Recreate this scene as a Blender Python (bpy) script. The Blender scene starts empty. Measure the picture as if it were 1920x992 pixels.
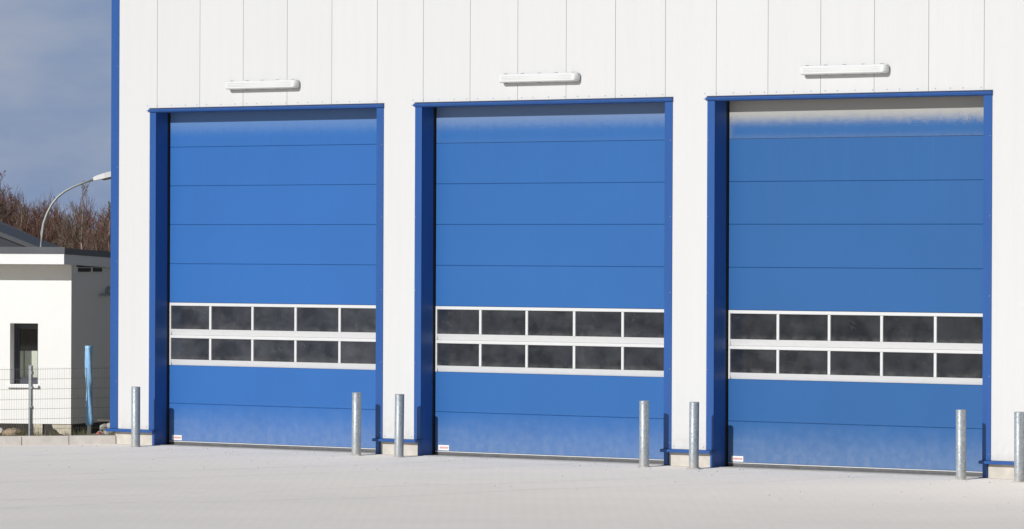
import bpy, bmesh, math, random
from mathutils import Vector, Matrix
R = math.radians
S = bpy.context.scene
COL = S.collection

# ------------------------------------------------------------------ camera
cam_d = bpy.data.cameras.new('camera'); cam = bpy.data.objects.new('camera', cam_d); COL.objects.link(cam)
S.camera = cam
YAW, PIT, ROL = .7854, -.0022, .004
fw = Vector((-math.sin(YAW)*math.cos(PIT), math.cos(YAW)*math.cos(PIT), math.sin(PIT)))
rt = Vector((math.cos(YAW), math.sin(YAW), 0)); up = rt.cross(fw)
r2 = rt*math.cos(ROL) + up*math.sin(ROL); u2 = -rt*math.sin(ROL) + up*math.cos(ROL)
M = Matrix((r2, u2, -fw)).transposed().to_4x4(); M.translation = Vector((69.4891, -61.5483, 3.0831))
cam.matrix_world = M
cam_d.sensor_fit = 'HORIZONTAL'; cam_d.sensor_width = 36; cam_d.lens = 36*11000/1920
cam_d.clip_start = 1; cam_d.clip_end = 6000
S.render.resolution_x = 1024; S.render.resolution_y = 529

# ------------------------------------------------------------------ light
SUN_EL, SUN_AZ = R(27.5), R(-1.6)          # azimuth: sun slightly left of the normal of the hall front
to_sun = Vector((math.sin(SUN_AZ)*math.cos(SUN_EL), -math.cos(SUN_AZ)*math.cos(SUN_EL), math.sin(SUN_EL)))
sd = bpy.data.lights.new('sun', 'SUN'); sun = bpy.data.objects.new('sun', sd); COL.objects.link(sun)
sd.energy = 3.4; sd.angle = R(.53); sd.color = (1, .985, .965)
sun.rotation_euler = (-to_sun).to_track_quat('-Z', 'Y').to_euler()
w = bpy.data.worlds.new('World'); S.world = w; w.use_nodes = True
nt = w.node_tree; nt.nodes.clear(); N = nt.nodes.new; L = nt.links.new
out = N('ShaderNodeOutputWorld'); bg = N('ShaderNodeBackground'); bg.inputs[1].default_value = .05
sky = N('ShaderNodeTexSky'); sky.sky_type = 'NISHITA'; sky.sun_disc = False
sky.sun_elevation = SUN_EL; sky.sun_rotation = math.atan2(to_sun.x, to_sun.y)
sky.air_density = 1.0; sky.dust_density = .6
tc = N('ShaderNodeTexCoord'); sep = N('ShaderNodeSeparateXYZ'); L(tc.outputs['Generated'], sep.inputs[0])
mp = N('ShaderNodeMapping'); mp.inputs['Scale'].default_value = (1, 1, 2.6); L(tc.outputs['Generated'], mp.inputs[0])
n1 = N('ShaderNodeTexNoise'); n1.inputs['Scale'].default_value = 30; n1.inputs['Detail'].default_value = 5; n1.inputs['Roughness'].default_value = .5
L(mp.outputs[0], n1.inputs['Vector'])
cr = N('ShaderNodeValToRGB'); cr.color_ramp.elements[0].position = .36; cr.color_ramp.elements[1].position = .72
cr.color_ramp.elements[0].color = (4.2, 5.7, 8.9, 1); cr.color_ramp.elements[1].color = (6.9, 7.7, 9.7, 1)
L(n1.outputs[0], cr.inputs[0])
mr = N('ShaderNodeMapRange'); mr.inputs[1].default_value = .06; mr.inputs[2].default_value = .32; mr.inputs[3].default_value = .95; mr.inputs[4].default_value = .15
L(sep.outputs[2], mr.inputs[0])
# the cloud bank stands behind the hall, the sky over the yard is clear
dt = N('ShaderNodeVectorMath'); dt.operation = 'DOT_PRODUCT'; L(tc.outputs['Generated'], dt.inputs[0]); dt.inputs[1].default_value = (-.70711, .70711, 0)
az = N('ShaderNodeMapRange'); az.inputs[1].default_value = -.1; az.inputs[2].default_value = .7; L(dt.outputs['Value'], az.inputs[0])
ml = N('ShaderNodeMath'); ml.operation = 'MULTIPLY'; L(mr.outputs[0], ml.inputs[0]); L(az.outputs[0], ml.inputs[1])
mx = N('ShaderNodeMix'); mx.data_type = 'RGBA'; L(ml.outputs[0], mx.inputs[0]); L(sky.outputs[0], mx.inputs[6]); L(cr.outputs[0], mx.inputs[7])
L(mx.outputs[2], bg.inputs[0]); L(bg.outputs[0], out.inputs[0])
S.view_settings.view_transform = 'Standard'; S.view_settings.look = 'None'
S.view_settings.exposure = 0.1; S.view_settings.gamma = 1; S.view_settings.use_curve_mapping = False

# ------------------------------------------------------------------ helpers
def tag(o, label=None, cat=None, group=None, kind=None):
    for k, v in (('label', label), ('category', cat), ('group', group), ('kind', kind)):
        if v: o[k] = v
    return o
def empty(name, loc, rz=0):
    o = bpy.data.objects.new(name, None); o.empty_display_size = .2; COL.objects.link(o)
    o.location = loc; o.rotation_euler = (0, 0, rz); return o
class MB:
    def __init__(s): s.v = []; s.f = []; s.sm = []
    def face(s, vs, smooth=False):
        b = len(s.v); s.v += [tuple(p) for p in vs]; s.f.append(tuple(range(b, b+len(vs)))); s.sm.append(smooth)
    def box(s, x0, x1, y0, y1, z0, z1):
        b = len(s.v)
        s.v += [(x0,y0,z0),(x1,y0,z0),(x1,y1,z0),(x0,y1,z0),(x0,y0,z1),(x1,y0,z1),(x1,y1,z1),(x0,y1,z1)]
        for f in ((0,3,2,1),(4,5,6,7),(0,1,5,4),(1,2,6,5),(2,3,7,6),(3,0,4,7)):
            s.f.append(tuple(b+i for i in f)); s.sm.append(False)
    def prismx(s, prof, x0, x1):              # closed (y,z) profile extruded along x
        n = len(prof); b = len(s.v)
        s.v += [(x0, y, z) for y, z in prof] + [(x1, y, z) for y, z in prof]
        for i in range(n):
            j = (i+1) % n; s.f.append((b+i, b+j, b+n+j, b+n+i)); s.sm.append(False)
        s.f.append(tuple(b+i for i in range(n))[::-1]); s.f.append(tuple(b+n+i for i in range(n))); s.sm += [False]*2
    def tube(s, pts, rad, seg=8, cap=True, smooth=True):
        pts = [Vector(p) for p in pts]; n = len(pts); b = len(s.v)
        if not isinstance(rad, (list, tuple)): rad = [rad]*n
        for i, p in enumerate(pts):
            t = (pts[min(i+1, n-1)] - pts[max(i-1, 0)]).normalized()
            a = t.cross(Vector((0, 0, 1)));
            if a.length < .05: a = t.cross(Vector((0, 1, 0)))
            a.normalize(); c = t.cross(a)
            for k in range(seg):
                an = 2*math.pi*k/seg; s.v.append(tuple(p + (a*math.cos(an) + c*math.sin(an))*rad[i]))
        for i in range(n-1):
            for k in range(seg):
                k2 = (k+1) % seg; s.f.append((b+i*seg+k, b+i*seg+k2, b+(i+1)*seg+k2, b+(i+1)*seg+k)); s.sm.append(smooth)
        if cap:
            s.f.append(tuple(b+k for k in range(seg))[::-1]); s.f.append(tuple(b+(n-1)*seg+k for k in range(seg))); s.sm += [False]*2
    def mesh(s, name, mat, recalc=True):
        me = bpy.data.meshes.new(name); me.from_pydata(s.v, [], s.f)
        me.polygons.foreach_set('use_smooth', s.sm)
        if recalc:
            bm = bmesh.new(); bm.from_mesh(me); bmesh.ops.recalc_face_normals(bm, faces=bm.faces); bm.to_mesh(me); bm.free()
        me.materials.append(mat); me.update(); return me
    def build(s, name, mat, parent=None, loc=(0,0,0), bevel=0, recalc=True):
        o = bpy.data.objects.new(name, s.mesh(name, mat, recalc)); COL.objects.link(o); o.location = loc
        if parent: o.parent = parent
        if bevel:
            m = o.modifiers.new('bevel', 'BEVEL'); m.width = bevel; m.segments = 2; m.limit_method = 'ANGLE'; m.angle_limit = R(40)
        return o
def obj(name, me, parent=None, loc=(0,0,0)):
    o = bpy.data.objects.new(name, me); COL.objects.link(o); o.location = loc
    if parent: o.parent = parent
    return o
def copy_tree(o, parent=None):
    c = o.copy(); COL.objects.link(c)
    if parent: c.parent = parent
    for ch in list(o.children): copy_tree(ch, c)
    return c

# ------------------------------------------------------------------ materials
def mat(name, col, rough=.6, metal=0, spec=.5, var=0, vscale=3, vstretch=(1,1,1), bump=0, bscale=40, bstretch=(1,1,1), col2=None):
    m = bpy.data.materials.new(name); m.use_nodes = True; t = m.node_tree; p = t.nodes['Principled BSDF']
    p.inputs['Base Color'].default_value = (*col, 1); p.inputs['Roughness'].default_value = rough
    p.inputs['Metallic'].default_value = metal; p.inputs['Specular IOR Level'].default_value = spec
    tc = t.nodes.new('ShaderNodeTexCoord')
    if var:
        mp = t.nodes.new('ShaderNodeMapping'); mp.inputs['Scale'].default_value = vstretch; t.links.new(tc.outputs['Object'], mp.inputs[0])
        n = t.nodes.new('ShaderNodeTexNoise'); n.inputs['Scale'].default_value = vscale; n.inputs['Detail'].default_value = 6; n.inputs['Roughness'].default_value = .6
        t.links.new(mp.outputs[0], n.inputs['Vector'])
        r = t.nodes.new('ShaderNodeValToRGB'); r.color_ramp.elements[0].position = .3; r.color_ramp.elements[1].position = .7
        c2 = col2 or tuple(c*(1-var) for c in col)
        r.color_ramp.elements[0].color = (*c2, 1); r.color_ramp.elements[1].color = (*col, 1)
        t.links.new(n.outputs[0], r.inputs[0]); t.links.new(r.outputs[0], p.inputs['Base Color'])
        m['c'] = 1
    if bump:
        mp = t.nodes.new('ShaderNodeMapping'); mp.inputs['Scale'].default_value = bstretch; t.links.new(tc.outputs['Object'], mp.inputs[0])
        n = t.nodes.new('ShaderNodeTexNoise'); n.inputs['Scale'].default_value = bscale; n.inputs['Detail'].default_value = 3
        t.links.new(mp.outputs[0], n.inputs['Vector'])
        b = t.nodes.new('ShaderNodeBump'); b.inputs['Strength'].default_value = bump; b.inputs['Distance'].default_value = .01
        t.links.new(n.outputs[0], b.inputs['Height']); t.links.new(b.outputs[0], p.inputs['Normal'])
    return m
def mth(t, op, a, b=None, clamp=False):
    n = t.nodes.new('ShaderNodeMath'); n.operation = op; n.use_clamp = clamp
    for i, v in enumerate((a, b)):
        if v is None: continue
        if isinstance(v, (int, float)): n.inputs[i].default_value = v
        else: t.links.new(v, n.inputs[i])
    return n.outputs[0]
def noise(t, src, scale, detail=4, stretch=(1,1,1), rough=.5):
    mp = t.nodes.new('ShaderNodeMapping'); mp.inputs['Scale'].default_value = stretch; t.links.new(src, mp.inputs[0])
    n = t.nodes.new('ShaderNodeTexNoise'); n.inputs['Scale'].default_value = scale; n.inputs['Detail'].default_value = detail; n.inputs['Roughness'].default_value = rough
    t.links.new(mp.outputs[0], n.inputs['Vector']); return n.outputs[0]
def ramp(t, v, a, b, lo=0., hi=1., smooth=False):
    n = t.nodes.new('ShaderNodeMapRange'); n.inputs[1].default_value = a; n.inputs[2].default_value = b; n.inputs[3].default_value = lo; n.inputs[4].default_value = hi
    if smooth: n.interpolation_type = 'SMOOTHSTEP'
    t.links.new(v, n.inputs[0]); return n.outputs[0]
def mixc(t, f, a, b):
    n = t.nodes.new('ShaderNodeMix'); n.data_type = 'RGBA'
    if isinstance(f, (int, float)): n.inputs[0].default_value = f
    else: t.links.new(f, n.inputs[0])
    for i, v in ((6, a), (7, b)):
        if isinstance(v, tuple): n.inputs[i].default_value = (*v, 1)
        else: t.links.new(v, n.inputs[i])
    return n.outputs[2]
def base(name):
    m = bpy.data.materials.new(name); m.use_nodes = True; t = m.node_tree
    tc = t.nodes.new('ShaderNodeTexCoord'); return m, t, t.nodes['Principled BSDF'], tc.outputs['Object']
def bump(t, p, h, s, d=.01):
    b = t.nodes.new('ShaderNodeBump'); b.inputs['Strength'].default_value = s; b.inputs['Distance'].default_value = d
    t.links.new(h, b.inputs['Height']); t.links.new(b.outputs[0], p.inputs['Normal'])

# white sandwich panel with fine vertical ribbing, slight streaks and per-panel tone
def wall_mat():
    m, t, p, o = base('white_cladding')
    sp = t.nodes.new('ShaderNodeSeparateXYZ'); t.links.new(o, sp.inputs[0])
    k = mth(t, 'FLOOR', mth(t, 'DIVIDE', sp.outputs[0], 1.0055)); wn = t.nodes.new('ShaderNodeTexWhiteNoise'); wn.noise_dimensions = '1D'; t.links.new(k, wn.inputs['W'])
    c = mixc(t, mth(t, 'MULTIPLY', wn.outputs[0], .6), (.625, .625, .622), (.605, .605, .608))
    st = noise(t, o, 2.2, 6, (2.2, 1, .16), .65)
    c = mixc(t, ramp(t, st, .45, .8, 0, .22), c, (.53, .525, .51))
    # dirt creeping up from the base flashing
    z = sp.outputs[2]
    dm = mth(t, 'MULTIPLY', ramp(t, z, .24, .7, 1, 0, True), ramp(t, noise(t, o, 9, 5), .35, .75, 0, .5))
    c = mixc(t, dm, c, (.48, .455, .41))
    t.links.new(c, p.inputs['Base Color']); p.inputs['Roughness'].default_value = .55; p.inputs['Specular IOR Level'].default_value = .3
    wv = mth(t, 'ABSOLUTE', mth(t, 'SINE', mth(t, 'MULTIPLY', sp.outputs[0], math.pi/.0914)))
    rib = ramp(t, wv, 0, .25, 0, 1)
    h = mth(t, 'ADD', mth(t, 'MULTIPLY', rib, .35), mth(t, 'MULTIPLY', noise(t, o, 1.5, 2), 1.5))
    bump(t, p, h, .35, .006)
    return m
M_wall = wall_mat()

def blue_door(name, amount, cream, col, foot_k):
    m, t, p, o = base(name)
    sp = t.nodes.new('ShaderNodeSeparateXYZ'); t.links.new(o, sp.inputs[0]); x, z = sp.outputs[0], sp.outputs[2]
    c = mixc(t, ramp(t, noise(t, o, .8, 5, (1, 1, .7)), .3, .7), col, tuple(v*.93 for v in col))
    c = mixc(t, ramp(t, noise(t, o, 150, 2), .35, .7, 0, .16), c, tuple(min(1, v*1.35+.03) for v in col))
    # chalked / dusty band at the top: ragged lower edge made of short vertical runs
    rag = noise(t, o, 8, 7, (1.25, 1, 1), .75); fine = noise(t, o, 75, 4, (1, 1, .8), .8)
    edge = mth(t, 'ADD', mth(t, 'MULTIPLY', mth(t, 'SUBTRACT', rag, .5), .16), mth(t, 'MULTIPLY', mth(t, 'SUBTRACT', fine, .5), .60))
    zz = mth(t, 'ADD', z, edge)
    band = ramp(t, zz, 4.87, 5.08, 0, 1, True)
    d = mth(t, 'MULTIPLY', band, amount)
    # thin dust at the foot of the top section and along its ends
    foot = mth(t, 'MULTIPLY', mth(t, 'GREATER_THAN', z, 4.705), ramp(t, zz, 4.68, 4.80, foot_k, 0, True))
    end = mth(t, 'MULTIPLY', mth(t, 'GREATER_THAN', z, 4.705), ramp(t, mth(t, 'ADD', x, mth(t, 'MULTIPLY', edge, .6)), .0, .14, foot_k, 0, True))
    d = mth(t, 'MAXIMUM', d, mth(t, 'MAXIMUM', foot, end))
    # vertical wash marks below
    run = mth(t, 'MULTIPLY', ramp(t, noise(t, o, 3, 5, (3.5, 1, .14), .7), .5, .8), ramp(t, z, 3.2, 4.8, .005, .015+.015*amount))
    d = mth(t, 'MAXIMUM', d, run)
    c = mixc(t, d, c, cream)
    # pale haze painted into the colour low on the leaf, with thin dust
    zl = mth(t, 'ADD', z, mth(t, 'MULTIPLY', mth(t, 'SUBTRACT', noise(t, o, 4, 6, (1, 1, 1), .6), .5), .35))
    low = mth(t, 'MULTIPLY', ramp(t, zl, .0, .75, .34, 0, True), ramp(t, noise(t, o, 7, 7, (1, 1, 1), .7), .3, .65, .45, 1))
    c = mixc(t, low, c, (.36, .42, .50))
    t.links.new(c, p.inputs['Base Color']); p.inputs['Roughness'].default_value = .5; p.inputs['Specular IOR Level'].default_value = .35
    h = mth(t, 'ADD', mth(t, 'MULTIPLY', noise(t, o, 110, 2), .25), mth(t, 'MULTIPLY', noise(t, o, 1.6, 2), 1.2))
    bump(t, p, h, .3, .008)
    return m
BL = (.050, .172, .520)
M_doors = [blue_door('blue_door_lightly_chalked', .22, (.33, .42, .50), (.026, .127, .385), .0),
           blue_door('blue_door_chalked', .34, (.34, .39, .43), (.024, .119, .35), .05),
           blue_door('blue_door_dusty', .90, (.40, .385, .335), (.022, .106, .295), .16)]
M_blue = mat('blue_trim_paint', (.025, .095, .315), .42, spec=.4, var=.12, vscale=2, vstretch=(3,3,.4), bump=.05, bscale=3)
M_blued = mat('blue_jamb_paint', (.028, .085, .30), .45, spec=.4, var=.2, vscale=2, vstretch=(3,3,.4))
M_black = mat('black_rubber', (.012, .012, .014), .8, var=.3)
M_blackish = mat('dark_blue_shadow_gap', (.02, .035, .09), .7, var=.2)  # painted shade for the gap above the lintel trim
M_gap = mat('joint_backing_grey', (.42, .42, .42), .9)  # even grey of the wall core seen through the panel joints
M_alu = mat('white_aluminium', (.66, .66, .66), .45, var=.07, vscale=5, vstretch=(1,1,4))
M_seal = mat('grey_rubber_seal', (.14, .14, .145), .8, var=.3, vscale=8)
M_sill = mat('concrete_threshold', (.50, .48, .45), .9, var=.25, vscale=4, bump=.3, bscale=60)
M_plinth = mat('cream_concrete_plinth', (.60, .56, .50), .9, var=.22, vscale=5, bump=.3, bscale=50)
M_dark = mat('dark_interior', (.03, .03, .032), .9)
M_galv = None
def galv():
    m, t, p, o = base('galvanised_steel')
    v = t.nodes.new('ShaderNodeTexVoronoi'); v.inputs['Scale'].default_value = 62; t.links.new(o, v.inputs['Vector'])
    sp = t.nodes.new('ShaderNodeSeparateColor'); t.links.new(v.outputs['Color'], sp.inputs[0])
    c = mixc(t, sp.outputs[0], (.27, .30, .32), (.42, .45, .47))
    c = mixc(t, ramp(t, noise(t, o, 6, 6, (1,1,.4), .7), .5, .75, 0, .4), c, (.25, .265, .275))
    sx = t.nodes.new('ShaderNodeSeparateXYZ'); t.links.new(o, sx.inputs[0])
    c = mixc(t, mth(t, 'MULTIPLY', ramp(t, sx.outputs[2], 0, .22, .8, 0), ramp(t, noise(t, o, 18, 4), .3, .6)), c, (.50, .47, .42))
    t.links.new(c, p.inputs['Base Color']); p.inputs['Metallic'].default_value = .35
    t.links.new(ramp(t, sp.outputs[1], 0, 1, .38, .6), p.inputs['Roughness'])
    bump(t, p, noise(t, o, 30, 3), .15, .004)
    return m
M_galv = galv()
def pane_mat(name, seed, k):
    m, t, p, o = base(name)
    mp = t.nodes.new('ShaderNodeMapping'); mp.inputs['Location'].default_value = (seed*3.1, seed, seed*1.7); t.links.new(o, mp.inputs[0]); o2 = mp.outputs[0]
    sm = noise(t, o2, 2.6, 5, (1, 1, 1.3), .55)
    arcs = mth(t, 'ABSOLUTE', mth(t, 'SUBTRACT', noise(t, o2, 2.2, 3), .5))
    scr = mth(t, 'MULTIPLY', ramp(t, arcs, 0, .012, 1, 0), ramp(t, noise(t, o2, 5, 3), .5, .7))
    c = mixc(t, ramp(t, sm, .35, .72), (.018*k, .022*k, .030*k), (.048*k, .051*k, .062*k))
    c = mixc(t, ramp(t, noise(t, o2, 1.6, 4, (1, 1, 2.2), .5), .54, .66, 0, .28, True), c, (.075*k, .084*k, .088*k))
    zz_ = t.nodes.new('ShaderNodeSeparateXYZ'); t.links.new(o, zz_.inputs[0])
    for zlo in (1.36, 1.84):
        c = mixc(t, mth(t, 'MULTIPLY', ramp(t, mth(t, 'ABSOLUTE', mth(t, 'SUBTRACT', zz_.outputs[2], zlo)), 0, .09, .5, 0, True), ramp(t, noise(t, o2, 7, 5), .35, .7)), c, (.13, .125, .12))
    c = mixc(t, mth(t, 'MULTIPLY', scr, .16), c, (.22, .21, .20))
    c = mixc(t, ramp(t, noise(t, o2, 45, 5, (1,1,1), .7), .66, .8, 0, .25), c, (.16, .16, .16))
    t.links.new(c, p.inputs['Base Color']); t.links.new(ramp(t, sm, .3, .7, .10, .28), p.inputs['Roughness'])
    bump(t, p, noise(t, o2, 2.4, 2), .25, .02)
    return m
M_panes = [pane_mat('scratched_acrylic_pane', q, kk) for kk in (1.15, .85, .7) for q in (1.3+kk, 7.9*kk, 14.2)]
def pave_mat():
    m, t, p, o = base('pale_concrete_pavers')
    br = t.nodes.new('ShaderNodeTexBrick'); t.links.new(o, br.inputs['Vector']); br.inputs['Scale'].default_value = 1
    br.inputs['Brick Width'].default_value = .2; br.inputs['Row Height'].default_value = .1; br.inputs['Mortar Size'].default_value = .004
    br.inputs['Color1'].default_value = (.93, .865, .785, 1); br.inputs['Color2'].default_value = (.90, .835, .755, 1); br.inputs['Mortar'].default_value = (.74, .69, .63, 1)
    c = mixc(t, ramp(t, noise(t, o, .35, 6, (1, 1, 1), .6), .35, .7, 0, .5), br.outputs[0], (.80, .75, .685))
    c = mixc(t, ramp(t, noise(t, o, 2.5, 6, (1, 1, 1), .7), .55, .8, 0, .5), c, (.92, .88, .83))
    c = mixc(t, ramp(t, noise(t, o, 30, 4, (1, 1, 1), .7), .62, .8, 0, .5), c, (.36, .33, .29))
    sx = t.nodes.new('ShaderNodeSeparateXYZ'); t.links.new(o, sx.inputs[0])
    for xo in (1.45, 3.45, 7.5, 9.45, 13.5, 15.5):
        wob = mth(t, 'MULTIPLY', mth(t, 'SUBTRACT', noise(t, o, .25, 3), .5), 1.6)
        dd = mth(t, 'ABSOLUTE', mth(t, 'SUBTRACT', mth(t, 'ADD', sx.outputs[0], mth(t, 'MULTIPLY', wob, ramp(t, sx.outputs[1], -1, -12, .2, 1.5))), xo))
        c = mixc(t, mth(t, 'MULTIPLY', ramp(t, dd, .10, .22, .16, 0, True), ramp(t, noise(t, o, 3, 4), .35, .65)), c, (.45, .42, .38))
    t.links.new(c, p.inputs['Base Color']); p.inputs['Roughness'].default_value = .92; p.inputs['Specular IOR Level'].default_value = .2
    bump(t, p, noise(t, o, 25, 4), .3, .01)
    return m
M_pave = pave_mat()
M_earth = mat('rough_earth', (.27, .215, .145), .95, var=.5, vscale=1.2, col2=(.17, .155, .085), bump=.6, bscale=8)
M_sand = mat('sandy_soil', (.42, .32, .22), .95, var=.4, vscale=9, bump=.8, bscale=20)
M_kerb = mat('kerb_concrete', (.72, .67, .61), .92, var=.22, vscale=5, bump=.3, bscale=50)
M_render_ = mat('white_render', (.88, .87, .85), .9, var=.03, vscale=4, bump=.4, bscale=160)
M_reveal = M_render_
M_fascia = mat('white_fascia_board', (.82, .82, .82), .5, var=.04)
M_flash = mat('dark_grey_roof_flashing', (.085, .09, .105), .5, var=.2, vscale=3)
M_roofd = mat('dark_slate_roof', (.045, .048, .062), .6, var=.25, vscale=6, vstretch=(1,1,6))
M_roofg = mat('grey_verge_board', (.085, .088, .10), .6, var=.15)
M_found = mat('black_foundation_coating', (.055, .048, .042), .9, var=.4, vscale=6, bump=.5, bscale=20)
M_insul = mat('cream_insulation_board', (.62, .56, .45), .9, var=.25, vscale=12, bump=.4, bscale=30)
M_frame = mat('anthracite_window_frame', (.05, .055, .072), .4)
M_cream = mat('cream_blind', (.70, .74, .62), .9, var=.06)
M_room = mat('dark_room', (.055, .05, .045), .9, var=.3, vscale=4)
M_glass = bpy.data.materials.new('window_glass'); M_glass.use_nodes = True
_t = M_glass.node_tree; _p = _t.nodes['Principled BSDF']; _tr = _t.nodes.new('ShaderNodeBsdfTransparent'); _gl = _t.nodes.new('ShaderNodeBsdfGlossy'); _gl.inputs['Roughness'].default_value = .02
_fr = _t.nodes.new('ShaderNodeFresnel'); _fr.inputs[0].default_value = 1.45; _mx = _t.nodes.new('ShaderNodeMixShader')
_t.links.new(_fr.outputs[0], _mx.inputs[0]); _t.links.new(_tr.outputs[0], _mx.inputs[1]); _t.links.new(_gl.outputs[0], _mx.inputs[2]); _t.links.new(_mx.outputs[0], _t.nodes['Material Output'].inputs[0])
M_wire = mat('galvanised_fence_wire', (.30, .29, .27), .55, metal=.2)
M_post = mat('grey_fence_post', (.46, .48, .48), .5, metal=.3, var=.15, vscale=8)
M_tarp = mat('light_blue_plastic_film', (.34, .58, .82), .35, var=.45, vscale=7, vstretch=(1,1,.35), col2=(.17,.38,.66), bump=.9, bscale=14, bstretch=(1,1,.3))
M_pvc = mat('pale_pipe', (.80, .80, .77), .6, var=.15)
M_red = mat('red_plastic_scrap', (.50, .10, .08), .5, var=.3)
M_lampw = mat('white_lamp_housing', (.66, .66, .66), .45, var=.05)
M_pole = mat('galvanised_pole', (.36, .38, .37), .5, metal=.3, var=.1)
M_cover = mat('clear_ribbed_diffuser', (.70, .71, .70), .2, var=.06, vscale=4, vstretch=(1,1,8))
M_clip = mat('steel_clip', (.24, .24, .24), .4, metal=.5)
M_sticker = mat('white_sticker', (.82, .82, .82), .5, var=.04)
M_print = mat('red_print', (.62, .09, .06), .6, var=.1)
M_bark = mat('grey_brown_bark', (.19, .145, .115), .9, var=.3)
M_birch = mat('pale_birch_bark', (.34, .28, .225), .9, var=.5, vscale=2)
M_twigs = [mat('reddish_brown_twigs', (.185, .095, .075), .9, var=.35, vscale=.8), mat('olive_brown_twigs', (.19, .14, .095), .9, var=.35, vscale=.8),
           mat('grey_brown_twigs', (.24, .18, .14), .9, var=.3, vscale=.8)]
M_grass = mat('dry_green_grass', (.13, .15, .055), .9, var=.5, vscale=4, col2=(.22, .19, .10))
M_stone = mat('rubble_stone', (.46, .44, .41), .9, var=.4, vscale=9, bump=.5, bscale=20)
M_board = mat('weathered_board', (.20, .17, .14), .9, var=.4, vscale=5, vstretch=(4,1,1))

# ------------------------------------------------------------------ ground, pavement, kerb
random.seed(4)
g = MB(); g.face([(-1800,-1800,-.3),(1800,-1800,-.3),(1800,1800,-.3),(-1800,1800,-.3)]); tag(g.build('ground', M_earth), kind='structure')
PITCH = 6*1.0055
# pavement: level at the hall, falling slightly towards the yard
pv = MB()
ys = [0.40, -.02, -.45, -1.2, -3, -90]; zs = [0.0, 0.0, -.014, -.02, -.034, -.034]
def kerb_x(y): return -1.0 + (y+.06)*.567          # kerb line leaves the hall corner towards the yard
for a in range(5):
    y0, y1, z0, z1 = ys[a], ys[a+1], zs[a], zs[a+1]
    xl0 = -1.04 if y0 > -.06 else kerb_x(y0)-.06; xl1 = -1.04 if y1 > -.06 else kerb_x(y1)-.06
    pv.face([(xl0,y0,z0),(xl1,y1,z1),(120,y1,z1),(120,y0,z0)])
tag(pv.build('pavement', M_pave, recalc=False), kind='structure')
ln = MB()
# rough ground behind the kerb, uneven
rg = MB(); NX, NY = 70, 60
def rz(x, y):
    d = (-1.13 if y > -.1 else kerb_x(y)-.13) - x
    return .085 - .16*min(1, max(0, (d-.45)/.6)) + .03*math.sin(x*3.1+y*1.7) + .025*math.sin(x*7.3-y*5.1) + random.uniform(-.012, .012)
def gx(i): return -22 + 21.6*(i/NX)**.55
vals = []
for j in range(NY+1):
    y = -8 + 24*(j/NY)
    xr = -1.0 if y > 0 else kerb_x(min(y, -.06)) - .10
    xl = -16
    for i in range(NX+1):
        u = (i/NX)**.6; x = xl + (xr-xl)*u
        z = rz(x, y) if i < NX else .10
        rg.v.append((x, y, z))
for j in range(NY):
    for i in range(NX):
        a = j*(NX+1)+i; rg.f.append((a, a+1, a+NX+2, a+NX+1)); rg.sm.append(True)
tag(rg.build('rough_ground', M_earth, recalc=False), kind='structure')
kb = MB(); dx, dy = .567/math.hypot(.567, 1), 1/math.hypot(.567, 1)
for k in range(10):
    L0, L1 = -.075 + k*.76, -.075 + k*.76 + .748
    p0 = Vector((-1.005 - dx*L0, -.06 - dy*L0, 0)); p1 = Vector((-1.005 - dx*L1, -.06 - dy*L1, 0)); nn = Vector((-dy, dx, 0))
    a, b, c, d = p0, p1, p1+nn*.12, p0+nn*.12; zt = .128 + random.uniform(-.003, .003)
    lo = [(*v[:2], -.06) for v in (a, b, c, d)]; hi = [(*v[:2], zt) for v in (a, b, c, d)]
    hi[0] = (hi[0][0]+nn.x*.015, hi[0][1]+nn.y*.015, zt); hi[1] = (hi[1][0]+nn.x*.015, hi[1][1]+nn.y*.015, zt)
    for q in ((0,1),(1,2),(2,3),(3,0)): kb.face([lo[q[0]], lo[q[1]], hi[q[1]], hi[q[0]]])
    kb.face(hi)
tag(kb.build('kerb', M_kerb), kind='structure')
# drain joint along the front of the hall
for k in range(3):
    x0 = k*PITCH
    j = MB(); j.box(x0-.02, x0+5.05, -.012, -.004, -.002, .004)

# ------------------------------------------------------------------ the hall
hall = empty('industrial_hall', (8, 0, 0))
tag(hall, 'large hall clad in white panels with three tall blue doors and blue corner trim', 'building')
HO = Vector((8, 0, 0))
def hb(mb, name, m, parent=hall, bevel=0):
    o = mb.build(name, m, None, bevel=bevel); o.parent = parent
    # keep world placement: parts are modelled in world coordinates
    o.matrix_parent_inverse = Matrix.Translation(-HO)
    return o
P = 1.0055; HT = 8.2; XR = 27*P
wl = MB(); Z0 = .245
def opening(xa, xb):                               # is the strip inside a door opening?
    for k in range(3):
        if xa >= k*PITCH-.17 and xb <= k*PITCH+5.19: return True
    return False
edges = sorted(set([-1.07] + [i*P for i in range(0, 28)] + [k*PITCH-.158 for k in range(3)] + [k*PITCH+5.17 for k in range(3)]))
for a, b in zip(edges[:-1], edges[1:]):
    ga = .0035 if abs(a/P - round(a/P)) < 1e-6 else 0; gb = .0035 if abs(b/P - round(b/P)) < 1e-6 else 0
    if b-a < .02: continue
    top_only = opening(a, b)
    # header (above the doors) and, on piers, the lower part: full panels
    wl.box(a+ga, b-gb, 0, .075, 5.3 if top_only else Z0, HT)
hb(wl, 'wall', M_wall)
bk = MB()
bk.box(-1.05, XR, .076, .11, 5.3, HT)
xs = [(-1.05, -.158)] + [(k*PITCH+5.17, (k+1)*PITCH-.158) for k in range(2)] + [(2*PITCH+5.17, XR)]
for a, b in xs: bk.box(a, b, .076, .11, Z0, 5.3)
hb(bk, 'wall_core', M_gap)
for q in ((-1.06, -1.0, .12, 22, Z0, HT), (XR-.08, XR, .12, 22, 0, HT)):
    sw = MB(); sw.box(*q); hb(sw, 'side_wall', M_wall)
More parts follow.
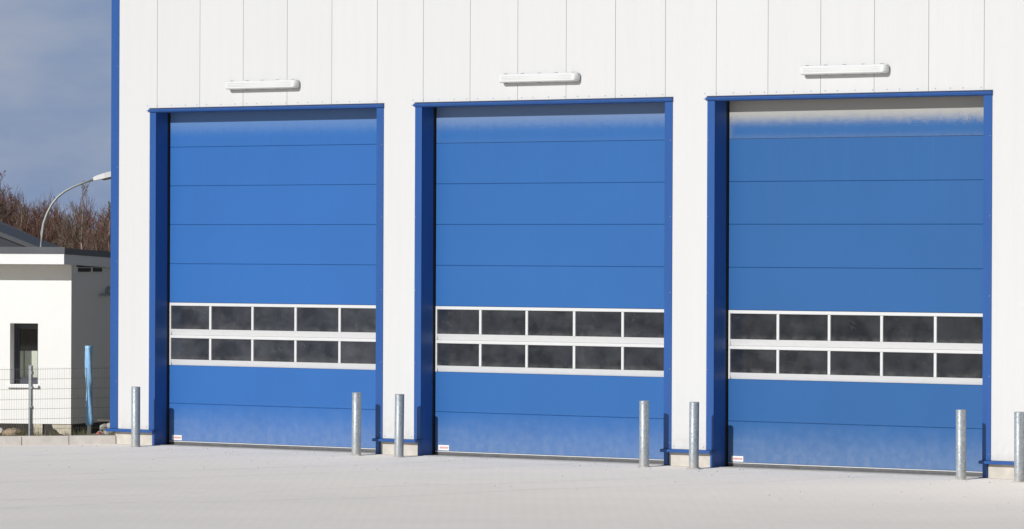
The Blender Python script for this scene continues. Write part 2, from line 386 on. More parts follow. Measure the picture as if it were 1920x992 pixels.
sw = MB(); sw.box(-1.06, XR, 22, 22.1, 0, HT); hb(sw, 'rear_wall', M_wall)
rf = MB(); rf.box(-1.1, XR+.03, .0, 22.15, HT+.001, HT+.25); hb(rf, 'roof', M_blue)
inn = MB(); inn.box(-.9, XR-.2, .62, .66, -.05, HT-.1); hb(inn, 'inner_wall', M_dark)
# plinth sections under the piers
pl = MB()
px = [(-1.0, -.06)] + [(k*PITCH+5.105, (k+1)*PITCH-.085) for k in range(2)] + [(2*PITCH+5.105, XR)]
for a, b in px:
    pl = MB(); pl.box(a, b, .03, .3, -.06, .2); hb(pl, 'plinth', M_plinth, bevel=.006)
sp_ = MB(); sp_.box(-1.0, -.9, .301, 22, -.1, .2); hb(sp_, 'side_plinth', M_plinth)
# corner trim (with rivets) and base flashing
ct = MB(); ct.box(-1.088, -.905, -.013, -.001, .243, HT); ct.box(-1.088, -1.074, -.001, .16, .243, HT)
hb(ct, 'corner_trim', M_blue, bevel=.002)
rv = MB(); rv.tube([(0, 0, 0), (0, -.004, 0)], .0075, 8)
SCREW = rv.mesh('screw', mat('dark_screw_heads', (.26, .26, .28), .5))
def rivet(x, y, z):
    o = obj('screw', SCREW, hall); o.matrix_parent_inverse = Matrix.Translation(-HO); o.location = (x, y, z)
for z in (1.0, 2.9, 4.4, 6.0): rivet(-.93, -.0135, z)
for k in range(3):
    for z in (.33, 1.4, 2.5, 3.6, 4.7):
        rivet(k*PITCH-.14, -.0135, z); rivet(k*PITCH+5.155, -.0135, z)
    x = k*PITCH-.22; i = 0
    while x < k*PITCH+5.25:
        rivet(x, -.0005, 5.365); x += (.23, .33, .33, .27)[i % 4]; i += 1
for a, b in xs[:3]:
    rivet(a+.06, -.0005, .285); rivet(b-.06, -.0005, .285)
for n_, (a, b) in enumerate([(-1.15, .0), (5.0, 6.03), (PITCH+5.0, 2*PITCH+.0), (2*PITCH+5.0, XR)]):
    fl = MB(); fl.prismx([(.07, .246), (-.048, .238), (-.052, .235), (-.052, .198), (-.046, .195), (-.046, .228), (.07, .238)], a, b)
    hb(fl, 'base_flashing', M_blue)
ROWS = [5.32, 4.712, 4.100, 3.487, 2.870, 2.257, 1.265, .662, .068]
for k in range(3):
    x0 = k*PITCH
    # frame: face trims, jambs, lintel drip
    for q in ((x0-.160, x0-.014), (x0+5.032, x0+5.182)):
        fr = MB(); fr.box(*q, -.013, -.001, .243, 5.26); hb(fr, 'face_trim', M_blue, bevel=.002)
    jm = MB(); jm.box(x0-.028, x0-.014, 0, .235, -.02, 5.27); jm.box(x0-.085, x0-.014, -.004, -.0005, -.02, .232); jm.box(x0-.085, x0-.0285, 0, .09, -.02, .22)
    hb(jm, 'jamb', M_blue)
    jm = MB(); jm.box(x0+5.032, x0+5.046, 0, .235, -.02, 5.27); jm.box(x0+5.032, x0+5.1, -.004, -.0005, -.02, .232); jm.box(x0+5.0465, x0+5.1, 0, .09, -.02, .22)
    hb(jm, 'jamb', M_blue)
    jm = MB(); jm.box(x0-.0135, x0+5.0315, .001, .235, 5.255, 5.268); hb(jm, 'soffit', M_blue)
    ld = MB()
    ld.prismx([(.0, 5.311), (-.036, 5.309), (-.040, 5.305), (-.040, 5.272), (-.030, 5.262), (-.014, 5.2625), (0, 5.2625)], x0-.172, x0+5.19)
    ld.prismx([(-.041, 5.291), (-.050, 5.284), (-.041, 5.279)], x0-.20, x0+5.17)
    hb(ld, 'lintel_trim', M_blue)
    sg = MB(); sg.box(x0-.172, x0+5.19, -.012, -.0005, 5.3115, 5.328); hb(sg, 'shadow_gap_strip', M_blackish)  # dark strip standing in for the shaded gap over the trim
    gd = MB(); gd.box(x0-.12, x0+.0, .30, .36, 0, 5.35); gd.box(x0-.0275, x0-.0145, .2355, .2995, 0, 5.3); hb(gd, 'guide_rail', M_black)
    gd = MB(); gd.box(x0+4.96, x0+5.2, .30, .36, 0, 5.35); hb(gd, 'guide_rail', M_black)
    st = MB(); st.box(x0-.0, x0+5.03, .0, .34, -.02, .008); hb(st, 'threshold', M_sill)
    # door leaf
    door = empty('sectional_door', (x0, .285, 0)); door.parent = hall; door.matrix_parent_inverse = Matrix.Translation(-HO)
    lf = MB(); W_ = 4.93
    secs = [(5.32, 4.712), (4.712, 4.100), (4.100, 3.487), (3.487, 2.870), (2.870, 2.257), (1.265, .662), (.662, .070)]
    for zt, zb in secs:
        lf.prismx([(.0, zb+.008), (.0, zt-.008), (.006, zt-.0015), (.04, zt-.0015), (.04, zb+.0015), (.006, zb+.0015)], 0, W_)
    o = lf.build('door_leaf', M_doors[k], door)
    if k == 2: o['label'] = 'blue door leaf with a broad cream dust band across its top'
    bs = MB(); bs.box(.0, W_, -.004, .04, .058, .0695); bs.build('bottom_rail', M_alu, door)
    rb = MB(); rb.prismx([(.006, .0575), (.004, .03), (.010, .0095), (.034, .0095), (.034, .0575)], 0, W_); rb.build('rubber_seal', M_seal, door)
    for (zt, zb) in ((2.255, 1.7465), (1.7445, 1.267)):
        wf = MB()
        wf.prismx([(-.006, zt-.004), (.0, zt), (.04, zt), (.04, zt-.05), (.004, zt-.05), (-.006, zt-.045)], .0285, W_-.0305)          # top rail
        wf.prismx([(-.004, zb+.088), (.004, zb+.092), (.04, zb+.092), (.04, zb), (.030, zb)], .0285, W_-.0305)                     # tilted bottom rail
        bars = [(0, .028)] + [(c-.024, c+.024) for c in (.958, 1.938, 2.925, 3.918)] + [(W_-.03, W_)]
        for q_, (a, b) in enumerate(bars):
            l_, h_ = (zb, zt) if q_ in (0, 5) else (zb+.0925, zt-.0505)
            wf.prismx([(-.0045, l_), (-.0045, h_), (.038, h_), (.038, l_)], a, b)
        f = wf.build('window_frame', M_alu, door, bevel=.002)
        for i in range(5):
            a, b = bars[i][1], bars[i+1][0]
            pn = MB(); pn.box(a+.001, b-.001, .016, .022, zb+.0925, zt-.0505)
            pn.build('pane', M_panes[k*3 + (i + k) % 3], f)
    # small maker's sticker: red lettering on white, bottom left corner
    sk = MB(); sk.box(.07, .30, -.0052, -.0042, .082, .162); s_ = sk.build('sticker', M_sticker, door)
    tx = MB(); xx = .098                       # too small to read in the photo: slanted red strokes
    for wd, gp_ in ((.010, .008), (.010, .010), (.014, .008), (.012, .008), (.008, .006), (.008, .009), (.013, .008), (.010, .008), (.012, .007), (.010, .005)):
        tx.face([(xx, -.0056, .108), (xx+wd, -.0056, .108), (xx+wd+.009, -.0056, .138), (xx+.009, -.0056, .138)]); xx += wd+gp_
    tx.build('lettering', M_print, s_)

ej = MB(); ej.box(-1.0, XR, -.034, -.014, -.03, .0012); hb(ej, 'expansion_joint', mat('dirty_joint_filler', (.26, .24, .21), .95, var=.5, vscale=3))

# ------------------------------------------------------------------ wall lamps above the doors
def wall_lamp(loc):
    root = empty('wall_lamp', loc)
    h_, l_ = .068, .81
    def body(y0, y1, s0, s1, hh, ll):
        mb = MB(); rings = []
        # rounded-rectangle outline lofted from y0 to y1
        def outline(hh, ll, y, r):
            pts = []
            for cx_, cz_, a0 in ((ll-r, hh-r, 0), (-(ll-r), hh-r, 90), (-(ll-r), -(hh-r), 180), (ll-r, -(hh-r), 270)):
                for q in range(6):
                    an = R(a0 + q*18); pts.append((cx_+r*math.cos(an), y, cz_+r*math.sin(an)))
            return pts
        n = 24; steps = 7; b = len(mb.v)
        for s in range(steps):
            u = s/(steps-1); a = u*math.pi/2*.92
            sc = s0 + (s1-s0)*(1-math.cos(a)) if s1 != s0 else s0
            y = y0 + (y1-y0)*math.sin(a)/math.sin(math.pi/2*.92)
            mb.v += outline(hh*sc, ll-(1-sc)*hh*1.3, y, min(.045, hh*sc*.7))
        for s in range(steps-1):
            for q in range(n):
                q2 = (q+1) % n; mb.f.append((b+s*n+q, b+s*n+q2, b+(s+1)*n+q2, b+(s+1)*n+q)); mb.sm.append(True)
        mb.f.append(tuple(b+(steps-1)*n+q for q in range(n))); mb.sm.append(False)
        mb.f.append(tuple(b+q for q in range(n))[::-1]); mb.sm.append(False)
        return mb
    body(-.012, -.055, 1, 1, h_*.93, l_-.012).build('housing', M_lampw, root)
    body(-.0555, -.128, 1, .62, h_, l_).build('diffuser', M_cover, root)
    # moulded reflector ribs showing on the diffuser
    rb = MB()
    for zz in (-.022, .0, .024): rb.tube([(-.72, -.1265, zz), (.72, -.1265, zz)], .004, 6)
    rb.build('diffuser_rib', M_lampw, root)
    for x in (-.5, .5):
        mbk = MB(); mbk.box(x-.03, x+.03, -.0115, -.0, -.03, .03); mbk.build('mounting_bracket', M_clip, root)
    for s in (1, -1):
        for x in (-.70, -.35, 0, .35, .70):
            c = MB(); c.prismx([(-.035, s*(h_-.012)), (-.035, s*(h_+.006)), (-.075, s*(h_+.005)), (-.084, s*(h_-.006)), (-.082, s*(h_-.014))], x-.016, x+.016)
            c.build('clip', M_clip, root)
    return root
lamp0 = wall_lamp((2.516, -.0005, 5.652))
lamp0.location.y = -.0015
labs = ['long white strip lamp on the wall above the left door with the nearly clean top',
        'long white strip lamp on the wall above the middle door',
        'long white strip lamp above the right door with the broad cream dust band']
for k in range(3):
    o = lamp0 if k == 0 else copy_tree(lamp0)
    o.location = ((2.516, 8.553, 14.578)[k], -.0015, (5.652, 5.650, 5.656)[k])
    tag(o, labs[k], 'wall lamp', 'strip lamps above the doors')

# ------------------------------------------------------------------ bollards
def bollard_mesh(seed):
    random.seed(seed); mb = MB(); r = .0705; seg = 40
    pts = [(0, -.06), (r, -.06), (r, 0), (r, .955), (r-.004, .9585), (r-.012, .9595), (r-.013, .950), (0, .946)]
    b = len(mb.v)
    for (rr, z) in pts:
        for k in range(seg):
            a = 2*math.pi*k/seg; mb.v.append((rr*math.cos(a), rr*math.sin(a), z))
    for i in range(len(pts)-1):
        for k in range(seg):
            k2 = (k+1) % seg; mb.f.append((b+i*seg+k, b+i*seg+k2, b+(i+1)*seg+k2, b+(i+1)*seg+k)); mb.sm.append(i in (2, 4, 5))
    return mb
def foot_mesh(seed):
    random.seed(seed+50); mb = MB(); seg = 26; rad = [.095+random.uniform(-.012, .03) for _ in range(seg)]
    for rr, z in ((1, -.03), (.98, .004), (.80, .016), (.70, .022)):
        for k in range(seg):
            a = 2*math.pi*k/seg; q = rad[k]*rr; q = max(q, .0715) if rr < .9 else q
            mb.v.append((q*math.cos(a), q*math.sin(a), z + (random.uniform(-.004, .005) if rr < 1 else 0)))
    for i in range(3):
        for k in range(seg):
            k2 = (k+1) % seg; mb.f.append((i*seg+k, i*seg+k2, (i+1)*seg+k2, (i+1)*seg+k)); mb.sm.append(True)
    return mb
BX = [(.02, -.02, 'steel bollard beside the hall corner, left of the left door'),
      (5.065, -.006, 'steel bollard standing in front of the right edge of the left door'),
      (5.995, -.016, 'steel bollard in front of the white pier between the left and middle doors'),
      (11.09, -.004, 'steel bollard standing in front of the right edge of the middle door'),
      (12.07, 0, 'steel bollard in front of the white pier between the middle and right doors'),
      (17.085, 0, 'steel bollard standing in front of the right edge of the right door'),
      (18.125, -.012, 'steel bollard before the white wall right of the last door, cut by the picture edge')]
for i, (x, dz, lab) in enumerate(BX):
    root = empty('bollard', (x, -.44, -.013 + dz*.6), R(53*i)); tag(root, lab, 'bollard', 'bollards guarding the door edges')
    p_ = bollard_mesh(i).build('post', M_galv, root); p_.rotation_euler = (R(random.uniform(-.35, .35)), R(random.uniform(-.35, .35)), 0)
    foot_mesh(i).build('foot_collar', M_sill, root)

# ------------------------------------------------------------------ low white house behind
house = empty('white_house', (-4.25, 1.89, 0), R(28)); tag(house, 'low white rendered house with flat dark-edged roof left of the hall', 'house')
ZB = .20; wx0, wx1, wz0, wz1 = -1.085, -.588, .852, 1.862
hw = MB()
def wallq(pts): hw.face(pts)
T = .24
# front wall as pieces round the window, solid 0.17 deep
hw.box(-9, wx0, 0, T, ZB, 2.86); hw.box(wx1, 0, 0, T, ZB, 2.86)
hw.box(wx0, wx1, 0, T, ZB, wz0); hw.box(wx0, wx1, 0, T, wz1, 2.86)
hw.box(-T, 0, T, 7, ZB, 2.80); hw.box(-9, -T, 6.8, 7, ZB, 2.7); hw.box(-9, -8.8, T, 6.8, ZB, 2.8)
bm_w = hw.build('wall', M_render_, house)
fd = MB(); fd.box(-8.98, -.015, .015, 6.98, -.12, ZB-.002); fd.build('foundation', M_found, house)
ins = MB()
ins.face([(-.335,-.004,.19),(-.31,-.004,.12),(-.26,-.004,.105),(-.20,-.004,.04),(-.012,-.004,.0),(-.008,-.004,.19)])
ins.face([(-.335,.014,.19),(-.31,.014,.12),(-.26,.014,.105),(-.20,.014,.04),(-.012,.014,.0),(-.008,.014,.19)][::-1])
ins.build('insulation_board', M_insul, house); ins = MB(); ins.box(-.008, .003, -.004, .06, 0, .19)
ins.build('insulation_board', M_insul, house); ins = MB(); ins.box(-.66, -.50, -.012, .0135, -.02, .197)
ins.build('insulation_board', M_insul, house)
# roof slab, falling a little to the rear
def sl(y): return -.026*(y+.45)
def slab(mb, x0, x1, y0, y1, zlo, zhi):
    v = [(x0,y0,zlo+sl(y0)),(x1,y0,zlo+sl(y0)),(x1,y1,zlo+sl(y1)),(x0,y1,zlo+sl(y1)),(x0,y0,zhi+sl(y0)),(x1,y0,zhi+sl(y0)),(x1,y1,zhi+sl(y1)),(x0,y1,zhi+sl(y1))]
    for f in ((0,3,2,1),(4,5,6,7),(0,1,5,4),(1,2,6,5),(2,3,7,6),(3,0,4,7)): mb.face([v[i] for i in f])
r_ = MB(); slab(r_, -9.3, .03, -.43, 7.1, 2.87, 3.0); roof = r_.build('roof', M_fascia, house)
fa = MB(); slab(fa, -9.32, .045, -.452, -.431, 2.845, 3.018); slab(fa, .031, .045, -.431, 7.12, 2.845, 3.012); fa.build('fascia', M_fascia, roof)
ed = MB(); slab(ed, -9.34, .06, -.466, -.40, 3.0185, 3.128); slab(ed, .01, .06, -.3995, 7.13, 3.0135, 3.112); slab(ed, -9.3, .0095, -.39, 7.1, 3.013, 3.05); ed.build('roof_edge', M_flash, roof)
# window
wn = MB(); yw = .185
for a, b, c, d in ((wx0, wx0+.055, wz0, wz1), (wx1-.055, wx1, wz0, wz1), (wx0+.055, wx1-.055, wz1-.06, wz1), (wx0+.055, wx1-.055, wz0, wz0+.075)):
    wn.box(a, b, yw, yw+.06, c, d)
for a, b, c, d in ((wx0+.056, wx0+.086, wz0+.076, wz1-.061), (wx1-.086, wx1-.056, wz0+.076, wz1-.061), (wx0+.087, wx1-.087, wz1-.095, wz1-.061), (wx0+.087, wx1-.087, wz0+.076, wz0+.11)):
    wn.box(a, b, yw+.012, yw+.055, c, d)
win = wn.build('window', M_frame, house)
gp = MB(); gp.box(wx0+.087, wx1-.087, yw+.03, yw+.036, wz0+.111, wz1-.096); gp.build('pane', M_glass, win)
cb = MB(); cb.box(wx0+.10, wx1+.06, .40, .41, wz0+.05, 1.40); cb.box(wx0+.03, wx0+.09, .25, .39, wz0+.05, 1.40); cb.build('blind', M_cream, win)
rm = MB(); rm.box(-2.2, -.3, 1.6, 1.62, .3, 2.7); rm.box(-2.22, -2.2, -0.0+.245, 1.6, .3, 2.7); rm.box(-.3, -.28, -0.0+.245, 1.6, .3, 2.7); rm.box(-2.2, -.3, .245, 1.6, .28, .30); rm.box(-2.2, -.3, .245, 1.6, 2.7, 2.72)
rm.build('room', M_room, win)
sl_ = MB(); sl_.prismx([(.10, wz0-.004), (-.05, wz0-.018), (-.052, wz0-.055), (-.045, wz0-.057), (-.043, wz0-.026), (.10, wz0-.03)], wx0-.05, wx1+.02); sl_.build('sill', M_fascia, win)
# things on the shaded side wall
vt = MB()
for a, b in ((.30, .62), (.66, .84), (.98, 1.36)): vt.box(.001, .02, a, b, 2.72, 2.782)
vt.build('vent', mat('grey_vent_grille', (.06, .058, .055), .8, var=.3), house)
br_ = MB(); br_.tube([(.03, 1.66, 2.47), (.03, 1.66, 2.33)], .035, 10); br_.tube([(.03, 1.24, 2.335), (.03, 1.7, 2.335)], .02, 8); br_.box(.001, .02, 1.55, 1.75, 2.36, 2.44)
br_.build('wall_bracket', M_post, house)

# ------------------------------------------------------------------ dark-roofed house further back
back = empty('gabled_house', (-63.95, 52.47, 0), R(40.4)); tag(back, 'dark pitched-roof house seen over the flat roof of the white house', 'house')
def rline(x): return 3.02 - .385*x if x > -5 else 3.02 + 1.925 + .385*(x+5)
gw = MB(); gw.face([(-9.6,0,-.25),(-.45,0,-.25),(-.45,0,rline(-.45)-.03),(-5,0,rline(-5)-.03),(-9.6,0,rline(-9.6)-.03)]); gw.face([(-9.6,4,-.25),(-.45,4,-.25),(-.45,4,rline(-.45)-.03),(-5,8,rline(-5)-.03),(-9.6,4,rline(-9.6)-.03)][::-1])
gw.face([(-.45,0,-.25),(-.45,4,-.25),(-.45,4,rline(-.45)-.03),(-.45,0,rline(-.45)-.03)]); gw.face([(-9.6,0,-.25),(-9.6,4,-.25),(-9.6,4,rline(-9.6)-.03),(-9.6,0,rline(-9.6)-.03)][::-1])
gw.build('wall', M_roofd, back)
vg = MB()
for xa, xb in ((.0, -5), (-10, -5)):
    v = [(xa,-.1,rline(xa)-.14),(xb,-.1,rline(xb)-.14),(xb,-.1,rline(xb)),(xa,-.1,rline(xa))]; v2 = [(a, 4.1, c) for a, b, c in v]
    vg.face(v); vg.face(v2[::-1])
    for q in range(4): vg.face([v[q], v[(q+1)%4], v2[(q+1)%4], v2[q]][::-1])
vg.build('roof', M_roofg, back)

# ------------------------------------------------------------------ fence
fence = empty('mesh_fence', (-2.2, -.72, .1)); tag(fence, 'grey double-wire mesh fence on steel posts in front of the white house', 'fence')
fp = []
for y in (-2.05+.72-.0, 0, 2.5, 5.0):
    m_ = MB(); m_.box(-.032, .032, y-.02, y+.02, -.25, 1.12)
    for zz in (.14, .46, .78, 1.02): m_.box(.0325, .052, y-.022, y+.022, zz-.025, zz+.02)
    m_.box(-.036, .036, y-.024, y+.024, 1.1205, 1.135)
    m_.build('post', M_post, fence, bevel=.003)
wm = MB(); zr = [1.075, .915, .755, .595, .44, .28, .12, -.02]
for zz in zr:
    for dx_ in (.048, .060): wm.box(dx_-.0022, dx_+.0022, -1.35, 5.0, zz-.0022, zz+.0022)
y = -1.34
while y < 5.0:
    wm.box(.0531, .0549, y-.0009, y+.0009, -.03, 1.10); y += .05
wm.build('wire_panel', M_wire, fence)

# ------------------------------------------------------------------ blue wrapped post
bp = empty('wrapped_post', (-2.135, .46, .08)); tag(bp, 'post wrapped in crumpled light blue plastic film behind the mesh fence', 'post')
m_ = MB(); m_.tube([(0,0,-.2),(.0,.0,.3)], .032, 12); m_.build('pipe', M_pvc, bp)
m_ = MB(); random.seed(9); seg = 18; rings = 26
for i in range(rings):
    u = i/(rings-1); z = .185 + u*1.275
    r0 = .046 + .014*u + (.010*math.exp(-((u-.05)/.06)**2)) ; r0 += .008*math.sin(u*9) if u < .5 else 0
    for k in range(seg):
        a = 2*math.pi*k/seg; rr = r0*(1 + .13*math.sin(a*3+u*11) + random.uniform(-.07, .07)); 
        if u > .985: rr *= 1.12
        m_.v.append((rr*math.cos(a) - .02*u + .006*math.sin(u*7), rr*math.sin(a), z))
for i in range(rings-1):
    for k in range(seg):
        k2 = (k+1) % seg; m_.f.append((i*seg+k, i*seg+k2, (i+1)*seg+k2, (i+1)*seg+k)); m_.sm.append(True)
m_.f.append(tuple((rings-1)*seg+k for k in range(seg))); m_.sm.append(False)
m_.build('plastic_wrap', M_tarp, bp)

# ------------------------------------------------------------------ odds and ends behind the kerb
def lump(name, loc, s, m, seed, label, cat, group=None, n=2):
    random.seed(seed); bm = bmesh.new(); bmesh.ops.create_icosphere(bm, subdivisions=n, radius=1)
    for v in bm.verts:
        k = 1 + random.uniform(-.14, .14); v.co = Vector((v.co.x*s[0]*k, v.co.y*s[1]*k, v.co.z*s[2]*k))
    me = bpy.data.meshes.new(name); bm.to_mesh(me); bm.free(); me.materials.append(m)
    for p in me.polygons: p.use_smooth = n > 2
    o = obj(name, me, None, loc); o.rotation_euler = (0, 0, seed*1.3); return tag(o, label, cat, group)
lump('soil_heap', (-3.72, .20, .09), (.17, .15, .085), M_sand, 3, 'small heap of tan sandy soil behind the fence left of its post', 'soil heap', n=4)
lump('white_stone', (-3.90, .06, .13), (.07, .06, .06), mat('chalky_stone', (.70, .66, .64), .9, var=.2), 5, 'whitish stone block lying at the left end of the soil heap', 'stone')
lump('red_scrap', (-2.05, .60, .12), (.045, .035, .04), M_red, 8, 'crumpled scrap of red plastic at the foot of the blue wrapped post', 'scrap')
for i, (x, y, z, s) in enumerate(((-2.535, 1.05, .11, .10), (-2.44, 1.16, .13, .13), (-2.37, 1.24, .12, .09), (-2.50, 1.10, .245, .085), (-2.415, 1.18, .26, .095), (-2.42, 1.08, .02, .06))):
    lump('rubble_stone', (x, y, z-.04), (s, s*.9, s*.75), M_stone, 20+i, ('leftmost low rubble stone of the pile beside the hall corner', 'broadest rubble stone in the middle of the pile beside the hall corner', 'low rubble stone against the blue hall corner trim', 'upper left rubble stone right under the weathered board', 'upper right rubble stone under the weathered board by the blue trim', 'smallest rubble stone at the front foot of the pile')[i], 'stone', 'rubble stones beside the hall corner')
m_ = MB(); m_.box(-.17, .20, -.06, .06, -.012, .012); o = m_.build('loose_board', M_board, loc=(-2.45, 1.14, .315)); o.rotation_euler = (0, R(2), R(40)); tag(o, 'dark weathered board lying on top of the rubble pile beside the hall corner', 'board')
# grass and weeds: nobody could count them
random.seed(12); gr = MB()
def tuft(x, y, z, n, h):
    for _ in range(n):
        a = random.uniform(0, 6.28); hh = h*random.uniform(.4, 1.1); l = hh*random.uniform(.1, .6); w_ = .004
        p0 = Vector((x+random.uniform(-.03, .03), y+random.uniform(-.03, .03), z)); t_ = p0 + Vector((math.cos(a)*l, math.sin(a)*l, hh))
        s_ = Vector((-math.sin(a), math.cos(a), 0))*w_; gr.face([p0-s_, p0+s_, t_])
for _ in range(520):
    y = random.uniform(-3.5, 5.5); off = abs(random.gauss(0, .8)) + .06
    xk = (kerb_x(y) if y < -.1 else -1.05) - .12
    tuft(xk - off, y, .08, 7, random.choice((.05, .06, .08, .13)))
for cx_, cy_ in ((-3.45, .30), (-3.35, .42), (-3.5, .25), (-2.9, 1.0)):
    for _ in range(9): tuft(cx_+random.gauss(0, .06), cy_+random.gauss(0, .06), .04, 7, .17)
tag(gr.build('grass', M_grass, recalc=False), 'thin dry grass and weeds growing behind the kerb', 'grass', kind='stuff')
# grit and fallen bits on the paving
gt = MB(); random.seed(31)
for _ in range(240):
    x = random.uniform(-2.5, 30); y = random.uniform(-7, -.08) if random.random() < .6 else random.uniform(-.9, -.05)
    if x < kerb_x(y)+.05: continue
    zz = -.03 if y < -2 else -.012 if y < -.3 else -.004
    r = random.uniform(.006, .018)
    c = [(x+r*math.cos(a+.3)*random.uniform(.6, 1.2), y+r*math.sin(a+.3)*random.uniform(.6, 1.2), zz-.004) for a in (0, 1.26, 2.5, 3.77, 5.0)]
    t_ = (x, y, zz+r*.6)
    for q in range(5): gt.face([c[q], c[(q+1)%5], t_])
tag(gt.build('grit', M_stone, recalc=False), 'scattered grit and small stones on the pale paving', 'grit', kind='stuff')

# ------------------------------------------------------------------ street lamp
sl0 = empty('street_lamp', (-45.08, 36.01, 0)); tag(sl0, 'grey arched street lamp rising behind the dark roof of the white house', 'street lamp')
arc = [(0, 0, .0), (0, 0, 3.2), (.0, 0, 3.50), (.035, .035, 3.76), (.10, .10, 4.02), (.18, .18, 4.24), (.29, .29, 4.44), (.42, .42, 4.58), (.56, .56, 4.69), (.73, .73, 4.79), (.95, .95, 4.885)]
m_ = MB(); m_.tube(arc, [.05, .042, .040, .036, .034, .032, .031, .030, .029, .028, .028], 10); m_.build('pole', M_pole, sl0)
# head
hd = MB(); d1 = Vector((.69, .69, .22)).normalized(); n1_ = Vector((-.707, .707, 0)); upv = d1.cross(n1_)*-1
if upv.z < 0: upv = -upv
def hp(l, s, u): return Vector((.93, .93, 4.885)) + d1*l + n1_*s + upv*u
secs_ = [(0, .045, -.035, .05), (.08, .085, -.04, .075), (.30, .12, -.04, .10), (.52, .12, -.035, .105), (.62, .08, -.02, .07)]
for (l, s, lo, hi) in secs_: hd.v += [tuple(hp(l, -s, lo)), tuple(hp(l, s, lo)), tuple(hp(l, s*.75, hi)), tuple(hp(l, -s*.75, hi))]
for i in range(len(secs_)-1):
    for q in range(4): hd.f.append((i*4+q, i*4+(q+1)%4, (i+1)*4+(q+1)%4, (i+1)*4+q)); hd.sm.append(False)
hd.f += [(3,2,1,0), tuple(16+q for q in range(4))]; hd.sm += [False]*2
lh = hd.build('lamp_head', M_lampw, sl0, bevel=.012)
ls = MB(); 
for i, (l0, rr, dd) in enumerate(((0, 1, -.041), (0, .9, -.065), (0, .6, -.085))):
    for k in range(14):
        a = 2*math.pi*k/14; ls.v.append(tuple(hp(.38 + .17*rr*math.cos(a), .10*rr*math.sin(a), dd)))
for i in range(2):
    for k in range(14): ls.f.append((i*14+k, i*14+(k+1)%14, (i+1)*14+(k+1)%14, (i+1)*14+k)); ls.sm.append(True)
ls.f.append(tuple(28+k for k in range(14))); ls.sm.append(False)
ls.build('lens', mat('grey_lamp_lens', (.30, .27, .25), .3), lh)

# ------------------------------------------------------------------ the bare wood
def bare_tree(seed, H, spread, dens, upness):
    random.seed(seed); tr = MB(); cr_ = MB()
    pts = [Vector((0, 0, -.2))]; n = 9
    for i in range(n): pts.append(pts[-1] + Vector((random.uniform(-.06, .06), random.uniform(-.06, .06), (H+.2)/n)))
    rad = [.085*(H/7)*(1 - i/(n+.6)) + .008 for i in range(n+1)]
    tr.tube(pts, rad, 5, cap=False)
    def at(u):
        f = u*n; i = min(int(f), n-1); return pts[i].lerp(pts[i+1], f-i)
    def branch(p, d, L_, r, lev):
        k = 4 if lev < 2 else 3; q = [p]; dd = d.copy()
        for i in range(k):
            dd = (dd + Vector((random.uniform(-.22, .22), random.uniform(-.22, .22), random.uniform(-.05, .30)*upness))).normalized()
            q.append(q[-1] + dd*L_/k)
        cr_.tube(q, [r*(1-.75*i/k) for i in range(k+1)], 3, cap=False, smooth=False)
        if lev >= 2: return
        m = (8, 6)[lev]
        for i in range(int(m*dens)):
            u = random.uniform(.2, 1); i0 = min(int(u*k), k-1); pp = q[i0].lerp(q[i0+1], u*k-i0)
            nd = (dd*.9 + Vector((random.gauss(0, .6), random.gauss(0, .6), random.gauss(.15, .4)))).normalized()
            branch(pp, nd, L_*random.uniform(.32, .6), max(.0075, r*.5), lev+1)
    nb = int(26*dens)
    for i in range(nb):
        u = .10 + .88*(i+random.random())/nb; a = random.uniform(0, 6.28)
        L_ = spread*(1.0-.72*u)*random.uniform(.6, 1.15)*1.25
        d = Vector((math.cos(a), math.sin(a), random.uniform(.5, 1.3)*upness)).normalized()
        branch(at(u), d, L_, .024*(1-.5*u), 0)
    return tr, cr_
variants = []
for i, (H_, sp_, de_, up_, bk_) in enumerate(((6.4, 1.5, 1.0, 1.0, 0), (5.6, 1.7, 1.1, .9, 0), (6.9, 1.25, 1.0, 1.2, 1), (5.2, 1.6, 1.2, .8, 0), (6.0, 1.5, 1.1, 1.1, 1), (4.6, 1.7, 1.2, .8, 0))):
    tr, c_ = bare_tree(100+i, H_, sp_, de_, up_)
    variants.append((H_, tr.mesh('trunk', M_birch if bk_ else M_bark, False), [c_.mesh('crown', M_twigs[(i+j) % 3], False) for j in range(1)]))
# rows across the view, 250-330 m off; px is the offset in metres along the camera's right vector
Cx, Cy = 69.4891, -61.5483
def wood_pos(lat, D): return (Cx + D*(-.70711) + lat*.70711, Cy + D*.70711 + lat*.70711, -.09)
random.seed(77)
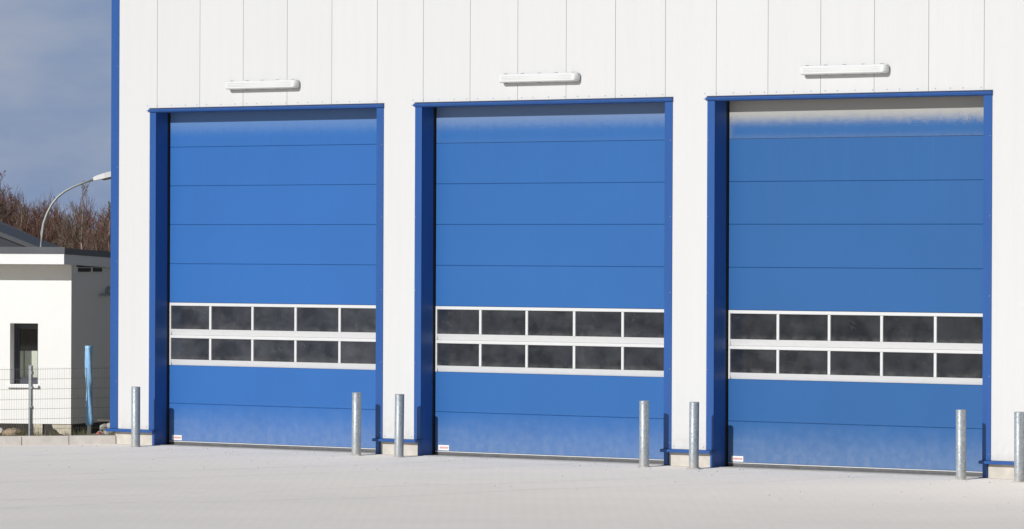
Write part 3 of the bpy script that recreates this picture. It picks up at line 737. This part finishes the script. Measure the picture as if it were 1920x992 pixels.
# (lateral px of the photo's skyline, height of the tops there)
sky_pts = [(-2500, 6.0), (-400, 6.4), (-60, 6.6), (0, 6.6), (20, 6.3), (45, 5.9), (70, 5.7), (90, 5.9), (108, 5.5), (120, 4.7), (135, 5.0), (157, 6.1), (175, 5.0), (200, 5.3), (250, 5.4), (400, 5.6)]
def skyline(px_):
    for (a, ha), (b, hb_) in zip(sky_pts[:-1], sky_pts[1:]):
        if a <= px_ <= b: return ha + (hb_-ha)*(px_-a)/(b-a)
    return 5.5
first = {}
def plant(px_, D, H, vi, label, s=None):
    lat = (px_-960)/11000*D; vh, tm, cms = variants[vi]; s = H/vh
    root = empty('bare_tree', wood_pos(lat, D), random.uniform(0, 6.28)); root.scale = (s, s, s)
    tag(root, label, 'tree', 'bare trees of the wood beyond the house')
    obj('trunk', tm, root); obj('crown', cms[0], root)
T_ANY = 'leafless brown tree among many alike in the bare wood behind the white house'
for r_i, (D, n_) in enumerate(((290, 12), (297, 12), (305, 12), (314, 12))):
    for i in range(n_):
        px_ = -75 + (330*(i + random.uniform(-.3, .3) + .25*r_i))/n_
        H = skyline(px_)*random.uniform(.80, .99)
        if abs(px_-157) < 14 or abs(px_-2) < 12: H *= .85
        plant(px_, D, H, random.choice((0, 1, 3, 4, 5)), T_ANY)
plant(157, 286, 6.45, 2, 'slender pale-trunked leafless tree, tallest in the wood right of the street lamp arch')
plant(2, 291, 6.7, 0, 'tallest leafless tree of the wood, cut by the left picture edge')
plant(205, 287, 5.5, 2, 'pale-trunked leafless tree showing right against the blue hall corner')
# undergrowth and depth of the wood: one mass
ug = MB(); random.seed(5)
for q_ in range(58000):
    D = random.uniform(289, 335); px_ = random.uniform(-420, 330) if q_ < 44000 else random.uniform(-2400, -420); lat = (px_-960)/11000*D; p = Vector(wood_pos(lat, D))
    hmax = skyline(px_)*.93*(1+.10*math.sin(px_*.31)+.06*math.sin(px_*.83))
    z0 = hmax*random.random()**1.35*.86 if random.random() < .85 else 0; L_ = random.uniform(.5, 1.5)
    a = random.uniform(0, 6.28); k = random.uniform(.1, .6); d = Vector((math.cos(a)*k, math.sin(a)*k, 1)).normalized()
    b = p + Vector((0, 0, z0)); r = random.uniform(.007, .019); mid = b + d*L_*.5 + Vector((random.uniform(-.1, .1), random.uniform(-.1, .1), 0))
    ug.tube([b, mid, b+d*L_], [r, r*.7, r*.25], 3, cap=False, smooth=False)
tag(ug.build('undergrowth', M_twigs[0], recalc=False), 'dense brown brush filling the depth of the bare wood', 'undergrowth', kind='stuff')
